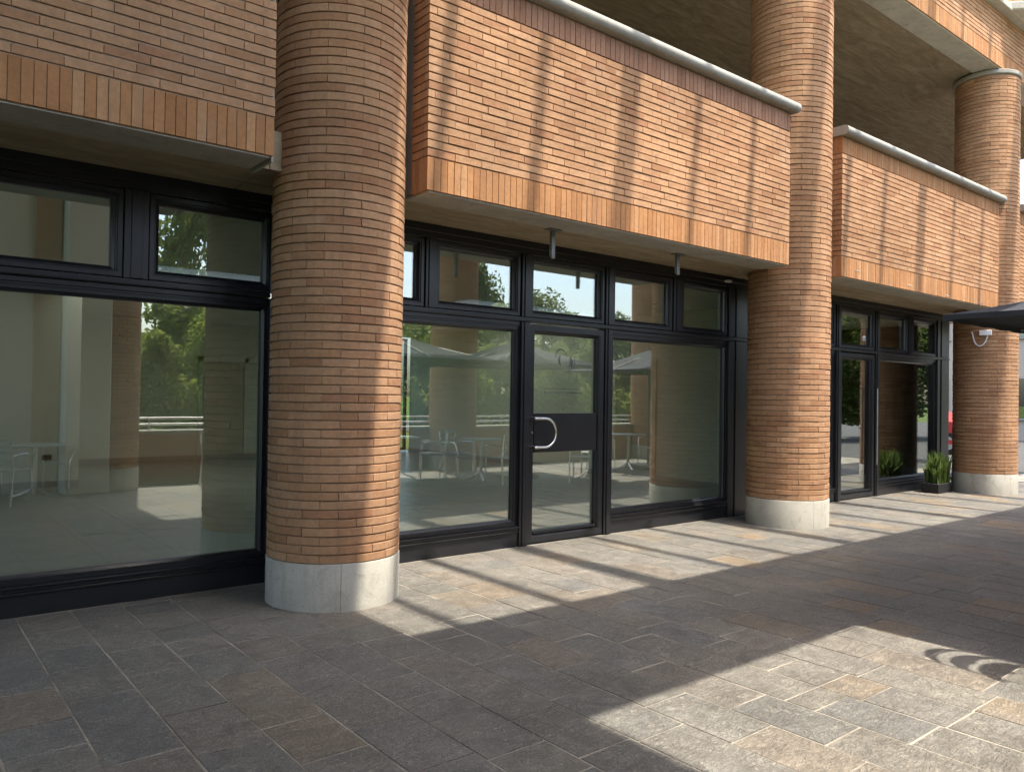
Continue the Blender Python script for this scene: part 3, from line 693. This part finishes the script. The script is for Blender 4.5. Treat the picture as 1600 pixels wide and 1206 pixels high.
def umbrella(label):
    root = empty('patio_umbrella', (0, 0, 0), label, 'umbrella', 'square patio umbrellas on the terrace')
    hw, ze, za = 1.28, 2.06, 2.52; n = 8; c = MB(); v = MB()
    for side in range(4):
        ang = side*PI/2; rot = lambda x, y: (x*math.cos(ang)-y*math.sin(ang), x*math.sin(ang)+y*math.cos(ang))
        for layer, off in ((0, 0), (1, -.006)):
            vs = []; fs = []
            for i in range(n+1):
                t = i/n
                for j in range(n+1):
                    s_ = -1 + 2*j/n; d = hw*t; sag = -.05*math.sin(PI*t)*(1-s_*s_)*.6 - .05*math.sin(PI*t)
                    x, y = rot(d*s_, -d); vs.append((x, y, za - (za-ze)*t + sag + off))
            m = n+1
            for i in range(n):
                for j in range(n): fs.append((i*m+j, i*m+j+1, (i+1)*m+j+1, (i+1)*m+j))
            c.add(vs, fs)
        vs = []
        for j in range(n*2+1):
            s_ = -1 + j/n
            for (dd, z) in ((0, ze), (.003, ze-.035-.004*math.cos(j*PI)), (-.003, ze-.035-.004*math.cos(j*PI)), (-.006, ze)):
                x, y = rot(hw*s_, -(hw+dd)); vs.append((x, y, z))
        v.add(vs, [(j*4+k, j*4+4+k, j*4+5+k, j*4+1+k) for j in range(n*2) for k in range(3)])
    cp = c.build('canopy', M['canvas'], root, True); v.build('valance', M['canvas'], cp)
    for k in range(8):
        a = k*PI/4; L = hw*(1.38 if k % 2 else .98); MB().tube([(0, 0, za-.08), (L*math.cos(a), L*math.sin(a), ze-.02)], .011, 6).build('rib', M['bracket'], root)
    MB().tube([(0, 0, 0), (0, 0, za+.05)], .03, 12).build('pole', M['bracket'], root, True)
    MB().bbox(-.35, .35, -.35, .35, 0, .08, .015).build('foot', M['concrete'], root)
    return root
u1 = umbrella('dark patio umbrella whose corner pokes in at the right edge'); u1.location = (6.60, .90, 0)
tr = MB()                                              # unseen loops added at the canopy corner, shaped to cast the curled shadow
for (yc, rad, thick) in ((1.36, .17, .07), (1.20, .18, .12), (1.02, .2, .17)):
    vs = []; fs = []
    for k in range(17):
        a = PI*.98*(k/16); wd = .008 + thick*math.sin(a)
        for (rr, dz) in ((rad, 0), (rad-wd, 0), (rad-wd, -.004), (rad, -.004)):
            vs.append((5.32 - .02 - rad*.9 + rr*math.cos(a)*1.0, yc-.17 + rr*math.sin(a)*1.0, 2.04+dz))
    for k in range(16):
        for m_ in range(4): fs.append((k*4+m_, k*4+4+m_, k*4+4+(m_+1) % 4, k*4+(m_+1) % 4))
    tr.add(vs, fs)
tr.box(5.315-.02-.33, 5.30-.33+.01, .55, 1.36, 2.036, 2.042)
tr.add([(x-0, y, z) for x, y, z in tr.v[:0]], [])
fixnormals(tr.build('added_shadow_loops', M['canvas'], u1))
u2 = copy_tree(u1); u2.location = (9.15, .95, 0); u2['label'] = 'second dark patio umbrella along the terrace, mirrored in the door glass'
u3 = copy_tree(u1); u3.location = (12.9, .95, 0); u3['label'] = 'farthest dark patio umbrella along the terrace, mirrored in the right pane'

def table(label):
    root = empty('bistro_table', (0, 0, 0), label, 'table', 'bistro tables on the terrace')
    MB().lathe(0, 0, [(0, .715), (.36, .715), (.375, .725), (.375, .735), (.36, .742), (0, .742)], 40).build('table_top', M['tabletop'], root, True)
    MB().tube([(0, 0, .05), (0, 0, .715)], .028, 12).build('stem', M['steel'], root, True)
    for k in range(4):
        a = k*PI/2 + .5; MB().tube([(0, 0, .16), (.16*math.cos(a), .16*math.sin(a), .06), (.31*math.cos(a), .31*math.sin(a), .014)], .014, 6).build('foot', M['steel'], root, True)
    return root
def chair(label):
    root = empty('terrace_chair', (0, 0, 0), label, 'chair', 'metal chairs on the terrace')
    q = MB().bbox(-.21, .21, -.2, .22, .435, .455, .008); q.build('seat', M['plasticgrey'], root)
    for s_ in (-1, 1):
        MB().tube([(s_*.2, -.21, 0), (s_*.2, -.19, .44)], .012, 8).build('leg', M['chrome'], root, True)
        MB().tube([(s_*.2, .25, 0), (s_*.2, .21, .44), (s_*.2, .27, .84)], .012, 8).build('back_leg', M['chrome'], root, True)
        MB().tube([(s_*.2, .235, .64), (s_*.25, .1, .66), (s_*.25, -.16, .65), (s_*.2, -.2, .44)], .012, 8).build('armrest', M['chrome'], root, True)
    for z in (.60, .68, .76, .83): MB().bbox(-.2, .2, .235+(z-.6)*.15, .247+(z-.6)*.15, z-.025, z+.025, .003).build('back_slat', M['plasticgrey'], root)
    return root
TB = [(6.6, 2.0), (8.3, 1.1), (10.2, 1.9), (12.2, 1.0), (4.4, .1), (1.7, -.3)]; TB[0] = (7.2, .1)
WORDS = ['nearest the brick column', 'between the two near umbrellas', 'under the second umbrella', 'between the second and farthest umbrella', 'by the terrace wall in the sun', 'in the shade beside the left window']
t0 = table('round bistro table mirrored in the glass, ' + WORDS[0]); c0 = chair('x'); first = True
for i, (x, y) in enumerate(TB):
    t_ = t0 if i == 0 else copy_tree(t0); t_.location = (x, y, 0); t_['label'] = 'round bistro table mirrored in the glass, ' + WORDS[i]
    for j, a in enumerate((.5, 3.5)):
        c = c0 if first else copy_tree(c0); first = False
        c.location = (x + .62*math.cos(a+i), y + .55*math.sin(a+i), 0); c.rotation_euler.z = a + i - PI/2
        c['label'] = 'metal armchair at the bistro table %s, %s side' % (WORDS[i], ('left', 'right')[j])

# ------------------------------------------------------------------ trees beyond the terrace
def crown_mesh(seed, n, mat, leaf):
    rr = random.Random(seed); b = MB(); blobs = []
    for k in range(16):
        a = rr.uniform(0, 6.28); z = rr.uniform(-.75, .9); q = rr.uniform(0, .62)*(1.05-.5*abs(z)); blobs.append((q*math.cos(a), q*math.sin(a), z, rr.uniform(.22, .42)))
    for k in range(n):
        bx, by, bz, br = rr.choice(blobs)
        d = Vector((rr.gauss(0, 1), rr.gauss(0, 1), rr.gauss(0, 1))).normalized()*br*rr.random()**.35
        p = Vector((bx, by, bz)) + d
        a1 = Vector((rr.gauss(0, 1), rr.gauss(0, 1), rr.gauss(0, .6))).normalized(); a2 = a1.orthogonal().normalized()
        l = leaf*rr.uniform(.6, 1.3); wd = l*.45
        b.add([p - a1*l, p + a2*wd, p + a1*l, p - a2*wd], [(0, 1, 2, 3)])
    return b.mesh('crown', mat)
CR = [crown_mesh(1, 6500, M['leaf'], .055), crown_mesh(2, 6500, M['leaf_dark'], .05), crown_mesh(3, 6500, M['leaf'], .05)]
def tree(x, y, h, rad, v, label, low=.3):
    root = empty('tree', (x, y, -.06), label, 'tree', 'trees beyond the terrace')
    b = MB().tube([(x, y, -.06), (x+.05, y, h*.3), (x-.04, y+.05, h*.55), (x, y, h*.85)], [.16, .12, .09, .02], 8)
    for k in range(5):
        a = k*1.3; b.tube([(x, y, h*(.3+.08*k)), (x+rad*.5*math.cos(a), y+rad*.5*math.sin(a), h*(.5+.08*k))], [.06, .02], 6)
    b.build('trunk', M['bark'], root, True)
    zc = h*(1+low)/2; o = put('crown', CR[v], root, (x, y, zc), random.uniform(0, 6), (rad, rad, h*(1-low)/2*1.05)); tag(o, kind='stuff')
# mirrored direction t = dX/dY from the mirror camera at Y = 12.2
TR = [(.288, -6.5, 6.0, 1.0, 0, 'tall narrow'), (.30, -4.6, 3.6, 1.5, 0, 'rounded'), (.36, -7, 3.9, 1.8, 2, 'broad'), (.58, -6, 3.5, 2.0, 0, 'spreading'), (.645, -4.2, 3.3, 1.5, 2, 'low'), (.742, -6.5, 5.2, 1.0, 1, 'slender'),
      (.80, -5, 4.0, 1.7, 0, 'light green'), (.875, -7, 4.6, 1.5, 2, 'open'), (.95, -6, 4.1, 1.8, 0, 'bushy'), (1.04, -7, 4.1, 1.9, 1, 'dark'), (1.12, -6, 3.9, 1.8, 0, 'mid green'), (.44, -6.5, 3.8, 1.9, 0, 'leafy'), (.51, -7.5, 4.3, 1.9, 1, 'dusky'),
      (.315, -8.5, 4.6, 1.5, 0, 'pale'), (.70, -8.0, 4.0, 1.8, 2, 'rear'), (1.28, -5, 4.4, 2.2, 0, 'first roadside'), (1.45, -4, 4.8, 2.4, 2, 'second roadside'), (1.62, -5, 4.6, 2.6, 1, 'third roadside'), (1.8, -4, 5.0, 2.6, 0, 'fourth roadside'), (2.0, -3.5, 4.8, 2.8, 2, 'fifth roadside'), (2.25, -3, 5.2, 3.0, 1, 'sixth roadside')]
for t, y, h, r, v, wd in TR: tree(t*(12.2-y), y, h, r, v, wd + ' tree beyond the terrace wall, mirrored in the glass', .12)

for k in range(13):
    t = .25 + .075*k; y = -2.6 - .5*(k % 3); x = t*(12.2-y); hh = 2.3 + .35*((k*7) % 4)/3
    if k in (2, 3): continue
    root = empty('shrub', (x, y, -.06), 'leafy shrub right behind the terrace wall, %s from the left mirrored in the glass' % ('first second - - third fourth fifth sixth seventh eighth ninth tenth eleventh'.split()[k]), 'shrub', 'shrubs behind the terrace wall')
    MB().tube([(x, y, -.06), (x+.03, y, .5), (x-.03, y+.04, 1.1)], [.06, .05, .02], 7).build('stem', M['bark'], root, True)
    tag(put('crown', CR[(0, 2, 0)[k % 3]], root, (x, y, hh*.55), k*1.1, (1.05, .8, hh*.54)), kind='stuff')

# ------------------------------------------------------------------ street beyond the farthest column
rd = MB().box(17, 60, -30, 40, -.055, -.02).build('road', M['asphalt']); tag(rd, kind='structure')
bd = empty('street_building', (36, 10, 0), 'beige rendered building across the street', 'building')
MB().box(36, 44, 2, 24, -.06, 9).build('wall', M['beige'], bd)
for y in (4, 7.5, 11, 14.5, 18):
    for z in (.9, 4.2):
        q = MB().box(35.93, 35.99, y, y+1.5, z, z+1.6).build('window', M['carglass'], bd); MB().bbox(35.88, 35.99, y-.1, y+1.6, z-.1, z-.02, .01).build('sill', M['concrete_light'], q)
MB().box(35.7, 44.3, 1.7, 24.3, 9, 9.3).build('roof', M['concrete_light'], bd)
car = empty('parked_car', (25, 11.0, 0), 'red car parked in the street behind the farthest column', 'car')
prof = [(6.9, .35), (6.85, .75), (7.0, .86), (7.9, .95), (8.6, 1.38), (10.1, 1.42), (10.75, 1.0), (11.0, .92), (11.05, .4), (10.9, .3), (7.1, .28)]
b = MB(); n = len(prof); vs = []
for x, s_ in ((24.15, 0), (24.25, 1), (25.75, 1), (25.85, 0)):
    vs += [(x + (0 if z < .95 else (.12 if x < 25 else -.12)), y, z) for y, z in prof]
fs = [(k*n+j, k*n+(j+1) % n, (k+1)*n+(j+1) % n, (k+1)*n+j) for k in range(3) for j in range(n)] + [tuple(range(n)), tuple(range(3*n, 4*n))[::-1]]
fixnormals(b.add(vs, fs).build('body', M['redpaint'], car, True))
for y0, y1 in ((8.2, 9.2), (9.28, 10.35)): MB().add([(24.24, y0+(.15 if y0 < 9 else 0), .97), (24.24, y1, .97), (24.262, y1-(.35 if y1 > 10 else 0), 1.33), (24.262, y0+(.55 if y0 < 9 else 0), 1.33), (24.30, y0+.15, .97), (24.30, y1, .97), (24.30, y1-.2, 1.33), (24.30, y0+.4, 1.33)], [(0, 1, 2, 3), (4, 7, 6, 5), (0, 4, 5, 1), (1, 5, 6, 2), (2, 6, 7, 3), (3, 7, 4, 0)]).build('side_window', M['black'], car)
for y in (7.75, 10.2):
    for x in (24.2, 25.62):
        q = MB().tube([(x-.02, y, .31), (x+.18, y, .31)], .31, 24).build('wheel', M['black'], car, True); MB().tube([(x-.03, y, .31), (x-.018, y, .31)], .19, 20).build('rim', M['steel'], q)
for o in car.children_recursive:
    if o.parent is car: o.location.y += 2.0
